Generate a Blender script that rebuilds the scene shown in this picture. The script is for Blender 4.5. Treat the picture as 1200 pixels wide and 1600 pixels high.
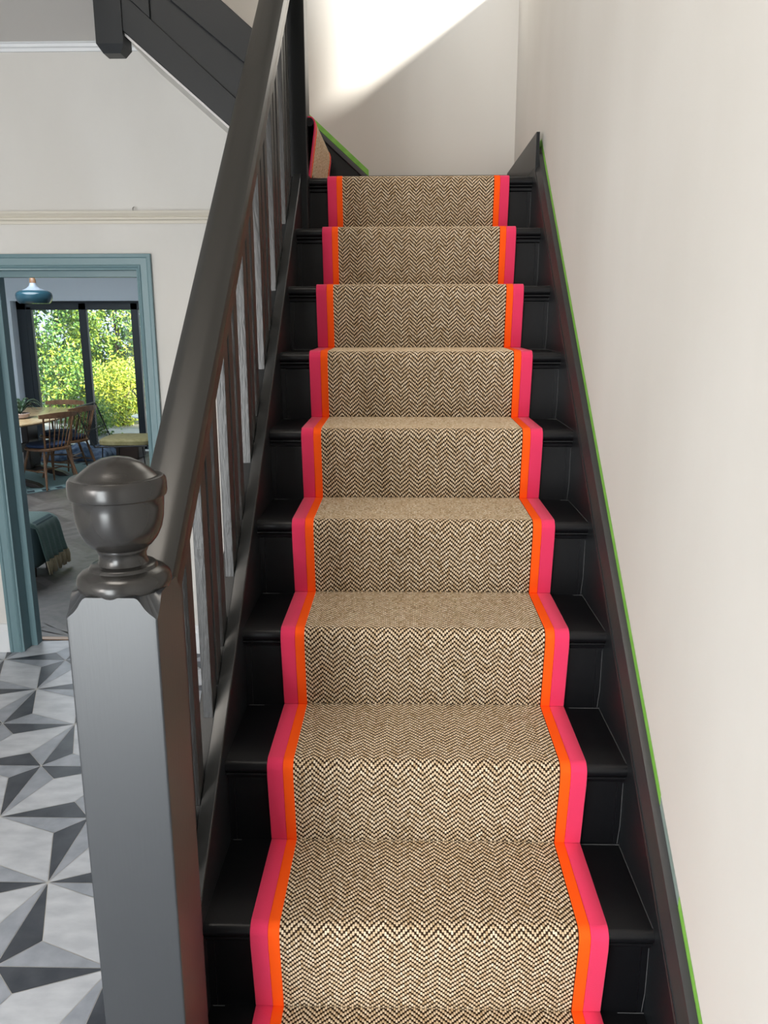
import bpy, math, random
import numpy as np
from mathutils import Vector, Matrix
random.seed(7); rng = np.random.default_rng(7)
for o in list(bpy.data.objects): bpy.data.objects.remove(o)
S = bpy.context.scene; COL = S.collection
R = math.radians
# ------------------------------------------------------------ camera, world, sun, lights, exposure
cam = bpy.data.cameras.new('camera'); co = bpy.data.objects.new('camera', cam); COL.objects.link(co)
CP = Vector((0.0, -1.3695, 1.7822))
def cam_axes(yaw, pitch, roll):
    f = Vector((math.sin(yaw)*math.cos(pitch), math.cos(yaw)*math.cos(pitch), -math.sin(pitch)))
    r = Vector((math.cos(yaw), -math.sin(yaw), 0)); u = r.cross(f)
    return r*math.cos(roll)+u*math.sin(roll), u*math.cos(roll)-r*math.sin(roll), f
cr, cu, cf = cam_axes(-0.024019, 0.233961, -0.001534)
m = Matrix.Identity(4)
for i in range(3):
    m[i][0] = cr[i]; m[i][1] = cu[i]; m[i][2] = -cf[i]; m[i][3] = CP[i]
co.matrix_world = m
cam.sensor_fit = 'VERTICAL'; cam.sensor_height = 32; cam.lens = 1265/1600*32; cam.clip_start = .02
S.camera = co
W = bpy.data.worlds.new('world'); S.world = W; W.use_nodes = True
wb = W.node_tree.nodes['Background']; wb.inputs[0].default_value = (.72, .86, 1, 1); wb.inputs[1].default_value = 1.6
S.view_settings.view_transform = 'Standard'; S.view_settings.look = 'None'
S.view_settings.exposure = 0.0; S.view_settings.gamma = 1; S.view_settings.use_curve_mapping = False
SUN = Vector((-1, .6, -.65)).normalized()
def light(name, typ, loc, d, energy, col=(1, 1, 1), sx=1, sy=1, angle=0):
    l = bpy.data.lights.new(name, typ); l.energy = energy; l.color = col
    if typ == 'AREA': l.shape = 'RECTANGLE'; l.size = sx; l.size_y = sy
    if typ == 'SUN': l.angle = angle
    o = bpy.data.objects.new(name, l); COL.objects.link(o); o.location = loc
    o.rotation_euler = Vector(d).to_track_quat('-Z', 'Y').to_euler(); return o
light('sun', 'SUN', (6, -4, 9), SUN, 24, (1, .95, .86), angle=R(7))
light('front_door_daylight', 'AREA', (-1.5, -3.36, 1.1), (0, 1, 0), 122, (.92, .965, .98), 1.1, 2.1)
light('upstairs_soft_fill', 'AREA', (-1.2, -1.2, 5.45), (.1, .25, -1), 120, (1, .92, .82), 2.2, 1.4)  # added soft fill under the upper ceiling, not a known window
light('dining_ceiling_fill', 'AREA', (-4.0, 6.2, 2.86), (0, 0, -1), 105, (.85, .93, 1), 1.6, 1.6)  # unseen area light added to brighten the dining room; no rooflight known
light('hall_front_fill', 'AREA', (-2.75, -3.36, 1.75), (0, 1, 0), 82, (1, .95, .92), .8, 1.3)  # extra fill behind the camera, added to lift the left back wall
# ------------------------------------------------------------ materials
def mat(name, col, rough=.5, var=None, vs=20, bump=0, bs=60, stretch=(1, 1, 1), spec=.5, metal=0, attr=None, sheen=0):
    M = bpy.data.materials.new(name); M.use_nodes = True
    nt = M.node_tree; b = nt.nodes['Principled BSDF']
    b.inputs['Base Color'].default_value = (*col, 1); b.inputs['Roughness'].default_value = rough
    b.inputs['Specular IOR Level'].default_value = spec; b.inputs['Metallic'].default_value = metal
    if sheen: b.inputs['Sheen Weight'].default_value = sheen
    tc = nt.nodes.new('ShaderNodeTexCoord'); mp = nt.nodes.new('ShaderNodeMapping')
    mp.inputs['Scale'].default_value = stretch; nt.links.new(tc.outputs['Object'], mp.inputs[0])
    if attr:
        a = nt.nodes.new('ShaderNodeAttribute'); a.attribute_name = attr
        cr_ = nt.nodes.new('ShaderNodeValToRGB'); nt.links.new(a.outputs['Fac'], cr_.inputs[0])
        cols = var; els = cr_.color_ramp.elements
        els[0].color = (*cols[0], 1); els[1].color = (*cols[-1], 1)
        for i, c in enumerate(cols[1:-1]):
            e = els.new((i+1)/(len(cols)-1)); e.color = (*c, 1)
        nt.links.new(cr_.outputs[0], b.inputs['Base Color'])
    elif var:
        n = nt.nodes.new('ShaderNodeTexNoise'); n.inputs['Scale'].default_value = vs; n.inputs['Detail'].default_value = 6
        nt.links.new(mp.outputs[0], n.inputs[0])
        cr_ = nt.nodes.new('ShaderNodeValToRGB'); nt.links.new(n.outputs[0], cr_.inputs[0])
        cr_.color_ramp.elements[0].position = .35; cr_.color_ramp.elements[1].position = .68
        cr_.color_ramp.elements[0].color = (*col, 1); cr_.color_ramp.elements[1].color = (*var, 1)
        nt.links.new(cr_.outputs[0], b.inputs['Base Color'])
    if bump:
        n = nt.nodes.new('ShaderNodeTexNoise'); n.inputs['Scale'].default_value = bs; n.inputs['Detail'].default_value = 4
        nt.links.new(mp.outputs[0], n.inputs[0])
        bp = nt.nodes.new('ShaderNodeBump'); bp.inputs['Strength'].default_value = bump; bp.inputs['Distance'].default_value = .002
        nt.links.new(n.outputs[0], bp.inputs['Height']); nt.links.new(bp.outputs[0], b.inputs['Normal'])
    return M
M_BLACK = mat('black_paint', (.008, .010, .012), .38, spec=.36, bump=.12, bs=35, stretch=(6, 1, 6))
M_STEP = mat('black_step_paint', (.0035, .0038, .0050), .36, bump=.1, bs=60, spec=.35)
M_NEWEL = mat('newel_paint', (.018, .021, .025), .36, bump=.08, bs=30, stretch=(8, 8, .6), spec=.7)
M_CAP = mat('cap_paint', (.018, .017, .016), .24)
M_BAL = mat('baluster_paint', (.026, .026, .026), .36, bump=.9, bs=34, stretch=(5, 5, .8))
M_RAIL = mat('rail_paint', (.013, .013, .012), .34, bump=.1, bs=20, stretch=(4, .5, 1))
M_WALL = mat('plaster_wall', (.585, .57, .54), .85, var=(.64, .63, .605), vs=1.6, bump=.15, bs=14, stretch=(1, 1, .5), spec=.25)
M_CEIL = mat('white_ceiling', (.62, .60, .58), .9, bump=.05)
M_TRIMW = mat('white_gloss', (.66, .68, .70), .4)
M_RAILW = mat('picture_rail_paint', (.58, .545, .47), .55)
M_TEAL = mat('teal_gloss', (.135, .225, .25), .38, bump=.08, bs=30, stretch=(6, 6, .5))
M_TAPE = mat('green_tape', (.16, .42, .05), .6, var=(.22, .50, .08), vs=30)
M_TAPEG = mat('grey_green_tape', (.20, .27, .25), .6, var=(.25, .31, .30), vs=30)
M_PINK = mat('pink_border', (.74, .036, .115), .8, bump=.25, bs=500, sheen=.15, spec=.2)
M_ORANGE = mat('orange_border', (.98, .10, .004), .8, bump=.25, bs=500, spec=.2)
M_SISD = mat('dark_sisal', (.026, .016, .010), .9, var=(.05, .03, .018), vs=300, spec=0)
M_SISL = mat('light_sisal', (.5, .4, .3), .7, var=[(.46, .33, .19), (.65, .51, .35), (.78, .67, .52)], attr='tone', spec=.25)
M_T1 = mat('tile_light', (.49, .52, .57), .42, var=(.64, .67, .72), vs=9, stretch=(1, 2.2, 1), bump=.1, bs=50)
M_T2 = mat('tile_mid', (.29, .32, .37), .42, var=(.40, .43, .49), vs=14, bump=.1, bs=50)
M_T3 = mat('tile_dark', (.038, .045, .060), .42, var=(.075, .085, .105), vs=12, bump=.1, bs=50)
M_GROUT = mat('grout', (.62, .61, .58), .8)
M_OAK = [mat('grey_oak_a', (.10, .085, .078), .38, var=(.15, .13, .12), vs=6, stretch=(3, 3, 1)),
         mat('grey_oak_b', (.13, .115, .105), .38, var=(.18, .16, .148), vs=6, stretch=(3, 3, 1)),
         mat('grey_oak_c', (.08, .07, .066), .38, var=(.12, .105, .098), vs=6, stretch=(3, 3, 1))]
M_DWALL = mat('dining_wall_paint', (.66, .72, .77), .8)
M_ALU = mat('anthracite_frame', (.012, .018, .023), .4)
M_WOOD = mat('elm_wood', (.16, .075, .035), .38, var=(.26, .14, .07), vs=14, stretch=(1, 6, 1))
M_WOODT = mat('elm_top', (.44, .30, .16), .22, var=(.56, .42, .24), vs=8, stretch=(5, 1, 1))
M_WOODD = mat('dark_wood', (.035, .02, .014), .45)
M_NAVY = mat('navy_fabric', (.018, .035, .085), .9, var=(.03, .055, .12), vs=60)
M_OLIVE = mat('olive_fabric', (.22, .19, .08), .9, var=(.30, .26, .13), vs=20)
M_WIRE = mat('black_wire', (.012, .012, .013), .4)
M_BLUE = mat('blue_blanket', (.06, .10, .18), .95, var=(.20, .27, .38), vs=14)
M_THROW = mat('teal_throw', (.10, .175, .16), .95, var=(.13, .21, .19), vs=90, sheen=.2)
M_TASSEL = mat('cream_tassel', (.45, .38, .26), .95)
M_SOFA = mat('sofa_fabric', (.06, .10, .11), .95)
M_LAMP = mat('teal_enamel', (.018, .055, .075), .18)
M_LAMPT = mat('pale_lamp_top', (.26, .30, .35), .3)
M_RUG = mat('rug_teal', (.24, .36, .37), .95, var=(.30, .43, .43), vs=120)
M_RUGD = mat('rug_dark', (.03, .05, .06), .95)
M_LEAF = mat('leaf', (.1, .3, .05), .5, var=[(.03, .09, .035), (.08, .21, .05), (.21, .33, .035), (.44, .50, .05)], attr='tone')
M_LEAF2 = mat('dark_leaf', (.02, .05, .02), .4, var=(.05, .09, .05), vs=10)
M_BARK = mat('bark', (.09, .06, .04), .9)
M_PAVE = mat('paving', (.38, .38, .35), .8, var=(.45, .45, .42), vs=6)
M_POT = mat('pale_pot', (.55, .42, .38), .4)
M_WHITE = mat('white_metal', (.7, .72, .72), .4)
M_DUST = mat('dusty_edge', (.35, .33, .31), .7)
M_BRONZE = mat('bronze_strip', (.28, .20, .15), .35, metal=.6)
M_JOINT = mat('joint_dust', (.10, .105, .11), .7)
M_CAPPING = mat('lit_capping_paint', (.030, .032, .033), .30, bump=.2, bs=30)  # black paint with the light it reflects put into a lighter base colour
M_STEEL = mat('nail_steel', (.5, .48, .45), .3, metal=.9)
gm = bpy.data.materials.new('clear_glass'); gm.use_nodes = True
nt = gm.node_tree; nt.nodes.remove(nt.nodes['Principled BSDF'])
g1 = nt.nodes.new('ShaderNodeBsdfTransparent'); g2 = nt.nodes.new('ShaderNodeBsdfGlossy'); g2.inputs['Roughness'].default_value = .02
fr = nt.nodes.new('ShaderNodeFresnel'); fr.inputs[0].default_value = 1.45; mx = nt.nodes.new('ShaderNodeMixShader')
nt.links.new(fr.outputs[0], mx.inputs[0]); nt.links.new(g1.outputs[0], mx.inputs[1]); nt.links.new(g2.outputs[0], mx.inputs[2])
nt.links.new(mx.outputs[0], nt.nodes['Material Output'].inputs[0]); M_GLASS = gm
# ------------------------------------------------------------ mesh helpers
class MB:
    def __init__(s): s.v = []; s.f = []; s.m = []
    def add(s, vs, fs, mi=0):
        n = len(s.v); s.v += [tuple(v) for v in vs]
        s.f += [tuple(i+n for i in f) for f in fs]; s.m += [mi]*len(fs); return s
    def box(s, x0, x1, y0, y1, z0, z1, mi=0):
        v = [(x, y, z) for z in (z0, z1) for y in (y0, y1) for x in (x0, x1)]
        return s.add(v, [(0, 2, 3, 1), (4, 5, 7, 6), (0, 1, 5, 4), (2, 6, 7, 3), (0, 4, 6, 2), (1, 3, 7, 5)], mi)
    def prism(s, pts, a, b, mi=0):
        """pts: list of 3d points; extruded from +a to +b (vectors)"""
        n = len(pts); a = Vector(a); b = Vector(b)
        v = [Vector(p)+a for p in pts]+[Vector(p)+b for p in pts]
        fs = [tuple(range(n))[::-1], tuple(range(n, 2*n))]+[(i, (i+1) % n, n+(i+1) % n, n+i) for i in range(n)]
        return s.add(v, fs, mi)
    def tube(s, pts, r, n=8, mi=0, cap=True):
        pts = [Vector(p) for p in pts]; rs = r if isinstance(r, (list, tuple)) else [r]*len(pts)
        rings = []
        for i, p in enumerate(pts):
            t = (pts[min(i+1, len(pts)-1)]-pts[max(i-1, 0)]).normalized()
            u = t.orthogonal().normalized() if i == 0 else (up-t*up.dot(t)).normalized()
            up = u; w = t.cross(u)
            rings.append([p+(u*math.cos(2*math.pi*k/n)+w*math.sin(2*math.pi*k/n))*rs[i] for k in range(n)])
        v = [q for r_ in rings for q in r_]
        fs = [(i*n+k, i*n+(k+1) % n, (i+1)*n+(k+1) % n, (i+1)*n+k) for i in range(len(pts)-1) for k in range(n)]
        if cap: fs += [tuple(range(n))[::-1], tuple(range((len(pts)-1)*n, len(pts)*n))]
        return s.add(v, fs, mi)
    def lathe(s, prof, c=(0, 0, 0), n=48, mi=0):
        v = [(c[0]+r*math.cos(2*math.pi*k/n), c[1]+r*math.sin(2*math.pi*k/n), c[2]+z) for r, z in prof for k in range(n)]
        fs = [(i*n+k, i*n+(k+1) % n, (i+1)*n+(k+1) % n, (i+1)*n+k) for i in range(len(prof)-1) for k in range(n)]
        fs += [tuple(range(n))[::-1], tuple(range((len(prof)-1)*n, len(prof)*n))]
        return s.add(v, fs, mi)
    def obj(s, name, mats, parent=None, smooth=False, bevel=0, seg=2, sub=0):
        me = bpy.data.meshes.new(name); me.from_pydata(s.v, [], s.f)
        for m_ in (mats if isinstance(mats, (list, tuple)) else [mats]): me.materials.append(m_)
        me.polygons.foreach_set('material_index', s.m)
        import bmesh
        bm = bmesh.new(); bm.from_mesh(me); bmesh.ops.recalc_face_normals(bm, faces=bm.faces); bm.to_mesh(me); bm.free()
        o = bpy.data.objects.new(name, me); COL.objects.link(o)
        if smooth:
            for p in me.polygons: p.use_smooth = True
            if smooth != 'full': me.set_sharp_from_angle(angle=R(38))
        if bevel:
            b = o.modifiers.new('b', 'BEVEL'); b.width = bevel; b.segments = seg; b.limit_method = 'ANGLE'; b.angle_limit = R(35)
            for p in me.polygons: p.use_smooth = True
            me.set_sharp_from_angle(angle=R(50))
            wn = o.modifiers.new('w', 'WEIGHTED_NORMAL'); wn.keep_sharp = True
        if sub:
            b = o.modifiers.new('s', 'SUBSURF'); b.levels = sub; b.render_levels = sub
        if parent is not None: put(o, parent)
        return o
def put(o, parent):
    bpy.context.view_layer.update()
    o.parent = parent; o.matrix_parent_inverse = parent.matrix_world.inverted()
def tag(o, label, cat, group=None):
    o['label'] = label; o['category'] = cat
    if group: o['group'] = group
    return o
def thing(name, label, cat, loc=(0, 0, 0), group=None):
    o = bpy.data.objects.new(name, None); COL.objects.link(o); o.location = loc; o.empty_display_size = .05
    bpy.context.view_layer.update()
    return tag(o, label, cat, group)
def struct(o): o['kind'] = 'structure'; return o
def copy_thing(o, loc, rotz, label, group=None):
    c = o.copy(); COL.objects.link(c); c['label'] = label
    if group: c['group'] = group
    def rec(a, b):
        for ch in [x for x in bpy.data.objects if x.parent == a and x != b]:
            d = ch.copy(); COL.objects.link(d); d.parent = b; rec(ch, d)
    rec(o, c); c.location = loc; c.rotation_euler = (0, 0, rotz); return c
# ------------------------------------------------------------ stair constants
r_, g_, h_ = .21, .24574, .0293
XL, XR = -.388, .489
XW = .52          # right wall plane
YB = 2.76         # back wall plane
tz = lambda k: .42+r_*k
nz = lambda y: .42+r_*((y+h_)/g_+1)
ry = lambda k: (k-1)*g_   # riser plane of step k
TOPZ = 5.6; CE = 3.03
# ------------------------------------------------------------ room shell
def wall_boxes(name, boxes, m=M_WALL):
    b = MB()
    for q in boxes: b.box(*q)
    return struct(b.obj(name, m))
DX0, DX1, DZ = -2.110, -1.287, 2.045
wall_boxes('wall_back', [(-3.3, DX0, YB, 2.95, 0, TOPZ), (DX1, XW+.25, YB, 2.95, 0, TOPZ), (DX0, DX1, YB, 2.95, DZ, TOPZ)])
wall_boxes('wall_right', [(XW, XW+.25, -3.5, YB, 0, 3.30), (XW, XW+.25, -3.5, 2.12, 3.30, TOPZ), (XW, XW+.25, 2.12, YB, 4.5, TOPZ)])
wall_boxes('wall_front', [(-3.3, XW+.25, -3.5, -3.4, 0, TOPZ)])
wall_boxes('wall_left', [(-3.45, -3.3, -3.5, 2.95, 0, TOPZ)])
wall_boxes('ceiling', [(-3.3, -1.17, -3.4, YB, CE, CE+.12), (-1.17, XW, -3.4, -1.9, CE, CE+.12)], M_CEIL)
wall_boxes('ceiling_upper', [(-3.3, XW+.25, -3.5, 2.95, TOPZ, TOPZ+.1)], M_CEIL)
# upstairs landing edge trim
wall_boxes('trim_1', [(-1.17, -1.15, -1.9, YB, CE-.01, CE+.14)], M_TRIMW)
# tiled hall floor
fb = MB(); fb.box(-3.3, XW, -3.4, 2.93, -.05, -.0012, 3)
TX, TY = .331, .3505; OX, OY = -1.481, 1.238
def inset(poly, d):
    n = len(poly); out = []
    ar = sum(poly[i][0]*poly[(i+1) % n][1]-poly[(i+1) % n][0]*poly[i][1] for i in range(n))
    if ar < 0: poly = poly[::-1]
    lines = []
    for i in range(n):
        p, q = Vector(poly[i]), Vector(poly[(i+1) % n]); e = (q-p).normalized(); nn = Vector((-e.y, e.x))
        lines.append((p+nn*d, e))
    for i in range(n):
        (p, e), (q, f) = lines[i-1], lines[i]
        den = e.x*f.y-e.y*f.x
        t = ((q.x-p.x)*f.y-(q.y-p.y)*f.x)/den; out.append(p+e*t)
    return out
for i in range(-6, 7):
    for j in range(-14, 6):
        x0, y0 = OX+i*TX, OY+j*TY
        if x0 > XW or x0+TX < -3.3 or y0+TY > 3.05 or y0 < -3.6: continue
        cmb = {'BL': (0, 0), 'BR': (1, 0), 'TR': (1, 1), 'TL': (0, 1)}
        if (i+j) % 2 == 0:
            A, B = (.28, .73), (.72, .29)
            ps = [(('TL', 'TR', A), 2), (('TL', 'BL', A), 1), (('BL', 'BR', B), 2), (('BR', 'TR', B), 1), (('BL', A, 'TR', B), 0)]
        else:
            A, B = (.72, .74), (.28, .28)
            ps = [(('TL', 'TR', A), 1), (('TR', 'BR', A), 2), (('TL', 'BL', B), 2), (('BL', 'BR', B), 1), (('TL', A, 'BR', B), 0)]
        for pp, mi in ps:
            pts = [cmb[q] if isinstance(q, str) else q for q in pp]
            pts = [(min(max(x0+a*TX, -3.3), XW), min(max(y0+b*TY, -3.4), 2.93)) for a, b in pts]
            try: pts = inset(pts, .0011)
            except ZeroDivisionError: continue
            fb.add([(p[0], p[1], 0) for p in pts], [tuple(range(len(pts)))], mi)
struct(fb.obj('floor', [M_T1, M_T2, M_T3, M_GROUT]))
# picture rail and cornice
b = MB()
for x0, x1 in ((-3.3, -.40),):
    prof = [(0, 2.235), (-.008, 2.235), (-.010, 2.248), (-.020, 2.254), (-.020, 2.262), (-.014, 2.268), (-.026, 2.282), (-.030, 2.292), (0, 2.295)]
    b.prism([(0, YB+p[0], p[1]) for p in prof], (x0, 0, 0), (x1, 0, 0))
struct(b.obj('trim_2', M_RAILW))
b = MB(); prof = [(0, CE-.035), (-.010, CE-.035), (-.012, CE-.022), (-.022, CE-.018), (-.024, CE-.006), (-.034, CE-.003), (-.034, CE), (0, CE)]
b.prism([(0, YB+p[0], p[1]) for p in prof], (-3.3, 0, 0), (-1.17, 0, 0)); struct(b.obj('trim_3', M_TRIMW))
b = MB(); prof = [(0, 0), (-.02, 0), (-.02, .12), (-.014, .128), (-.014, .145), (-.006, .158), (0, .16)]
b.prism([(0, YB+p[0], p[1]) for p in prof], (-3.3, 0, 0), (-2.157, 0, 0))
struct(b.obj('baseboard_back', M_TRIMW))
b = MB(); b.prism([(0, YB+p[0], p[1]) for p in prof], (-1.238, 0, 0), (-.46, 0, 0)); struct(b.obj('baseboard_back_right', M_TRIMW))
# door casing (teal)
b = MB()
aprof = [(0, 0), (.0, -.022), (.016, -.026), (.020, -.020), (.052, -.018), (.056, -.024), (.064, -.020), (.068, -.013), (.076, -.011), (.076, 0)]
def arch(path_fn, seq):
    rings = [[path_fn(k, d, y) for d, y in aprof] for k in seq]
    n = len(aprof); v = [p for r in rings for p in r]
    fs = [(i*n+k, i*n+(k+1) % n, (i+1)*n+(k+1) % n, (i+1)*n+k) for i in range(len(seq)-1) for k in range(n)]
    fs += [tuple(range(n)), tuple(range((len(seq)-1)*n, len(seq)*n))[::-1]]
    b.add(v, fs)
ox0, ox1, oz = -2.158, -1.240, 2.095
def pf(k, d, y):
    return {0: (ox0+d, YB+y, 0), 1: (ox0+d, YB+y, oz-d), 2: (ox1-d, YB+y, oz-d), 3: (ox1-d, YB+y, 0)}[k]
arch(pf, [0, 1, 2, 3])
# linings with stops
for x0, x1, sx0, sx1 in ((DX0, -2.084, -2.084, -2.050), (-1.312, DX1, -1.325, -1.312)):
    b.box(x0, x1, YB-.008, 2.954, 0, DZ); b.box(sx0, sx1, 2.84, 2.90, 0, 2.0)
b.box(DX0, DX1, YB-.008, 2.954, 2.022, DZ); b.box(DX0, DX1, 2.84, 2.90, 1.990, 2.022)
dc = struct(b.obj('door_1', M_TEAL, bevel=.0015)); dc['label'] = 'teal painted door casing round the opening to the dining room'
b = MB(); b.box(DX0+.02, DX1-.02, 2.915, 2.955, -.001, .006); struct(b.obj('trim_4', M_BRONZE, bevel=.002))
# picture hook on rail
b = MB(); b.tube([(-1.305, YB-.031, 2.292), (-1.305, YB-.034, 2.302), (-1.300, YB-.030, 2.309)], .003, 6)
tag(b.obj('picture_hook', M_STEEL, smooth=True), 'tiny metal picture hook on top of the picture rail above the teal doorway', 'hook')
# ------------------------------------------------------------ staircase
st = thing('staircase', 'black painted wooden staircase rising between the balustrade and the right-hand wall', 'staircase', (.05, -.5, 0))
def tread_profile(yn, yb, z):
    t = .030; rr = .013
    p = [(yb, z), (yn+rr, z)]
    for a in range(1, 8):
        an = math.pi/2+math.pi*a/8
        p.append((yn+rr+rr*math.cos(an), z-t/2+ (t/2)*math.sin(an)))
    p += [(yn+rr, z-t), (yb, z-t)]; return p
for k in range(-1, 10):
    yb = k*g_+.012 if k < 9 else YB
    x0, x1 = XL-.004, XR+.004
    if k >= 9: x0, x1 = -.375, XR+.004
    b = MB(); b.prism([(0, p[0], p[1]) for p in tread_profile(ry(k)-h_, yb, tz(k))], (x0, 0, 0), (x1, 0, 0))
    yr = ry(k); zt = tz(k)-.030
    # scotia under the nosing
    sp = [(yr, zt), (yr-.022, zt), (yr-.022, zt-.004), (yr-.012, zt-.010), (yr-.010, zt-.018), (yr-.004, zt-.021), (yr, zt-.021)]
    b.prism([(0, p[0], p[1]) for p in sp], (x0+.004, 0, 0), (x1-.004, 0, 0))
    b.obj('tread', M_STEP, st, smooth=True)
    b = MB(); b.box(x0, x1, yr, yr+.018, tz(k-1)-.004, zt)
    b.box(XL, XL+.014, yr-.004, yr, tz(k-1), zt-.02); b.box(XR-.014, XR, yr-.004, yr, tz(k-1), zt-.02)
    if k >= 1:      # dusty joints along the foot and the wall side of the riser
        yc, zc = yr-.005, tz(k-1)
        b.tube([(XR-.005, yc, zc+.004), (XR-.0012, yc, zc+.05), (XR-.0012, yc, tz(k)-.055)], .0006, 4, 1)
        b.tube([(XR-.02-.1*random.random(), yc, zc+.0008), (XR, yc, zc+.0008)], .0007, 4, 1)
        b.tube([(XL+.005, yc, zc+.0008), (XL+.02+.06*random.random(), yc, zc+.0008)], .0007, 4, 1)
        if k > 1: b.tube([(XR-.0008, yc, zc+.0005), (XR-.0008, ry(k-1)-h_+.014, zc+.0005)], .0005, 4, 1)
    b.obj('riser', [M_STEP, M_JOINT], st)
def band(y0, y1, a0, a1, x0, x1, mb):
    mb.prism([(0, y0, nz(y0)+a0), (0, y1, nz(y1)+a0), (0, y1, nz(y1)+a1), (0, y0, nz(y0)+a1)], (x0, 0, 0), (x1, 0, 0))
LT = .043
b = MB(); band(-.15, 1.885, -.30, LT, -.455, XL, b)
b.obj('outer_string', M_BLACK, st, bevel=.002)
b = MB(); band(-.15, 1.885, LT, LT+.010, -.417, XL, b)
b.obj('string_capping', M_CAPPING, st, bevel=.002)
# painted under-stair side below the outer string
b = MB(); b.add([(-.45, -.15, 0), (-.45, 1.9, 0), (-.45, 1.9, nz(1.9)-.29), (-.45, -.15, nz(-.15)-.29)], [(0, 1, 2, 3)])
b.prism([(0, -.15, 0), (0, 2.0, 0), (0, 2.0, nz(2.0)-.29), (0, -.15, nz(-.15)-.29)], (-.45, 0, 0), (-.43, 0, 0))
b.obj('understair_panel', M_BLACK, st)
# wall string with moulded top
b = MB(); YA = 1.93
b.prism([(0, -3.0, 0)]*0 or [(0, -.6, 0), (0, YB, 0), (0, YB, 2.455), (0, YA-.05, 2.455), (0, YA-.05, nz(YA-.05)+.055), (0, -.6, nz(-.6)+.055)], (XR, 0, 0), (XR+.012, 0, 0))
b.obj('wall_string', M_BLACK, st)
b = MB(); mp_ = [(XR-.001, .045), (XR+.004, .062), (XR+.012, .082), (XR+.014, .094), (XW-.004, .098), (XW, .098), (XW, .04)]
def sweep(mb, prof, ys):
    n = len(prof); v = []
    for y, zf in ys: v += [(x, y, zf+a) for x, a in prof]
    fs = [(i*n+k, i*n+(k+1) % n, (i+1)*n+(k+1) % n, (i+1)*n+k) for i in range(len(ys)-1) for k in range(n)]
    fs += [tuple(range(n)), tuple(range((len(ys)-1)*n, len(ys)*n))[::-1]]
    mb.add(v, fs)
sweep(b, mp_, [(-.6, nz(-.6)), (YA-.02, nz(YA-.02)), (YB, nz(YA-.02)-.005)])
b.obj('string_moulding', mat('moulding_paint', (.020, .021, .023), .42, bump=.3, bs=40), st, smooth=True)
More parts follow.
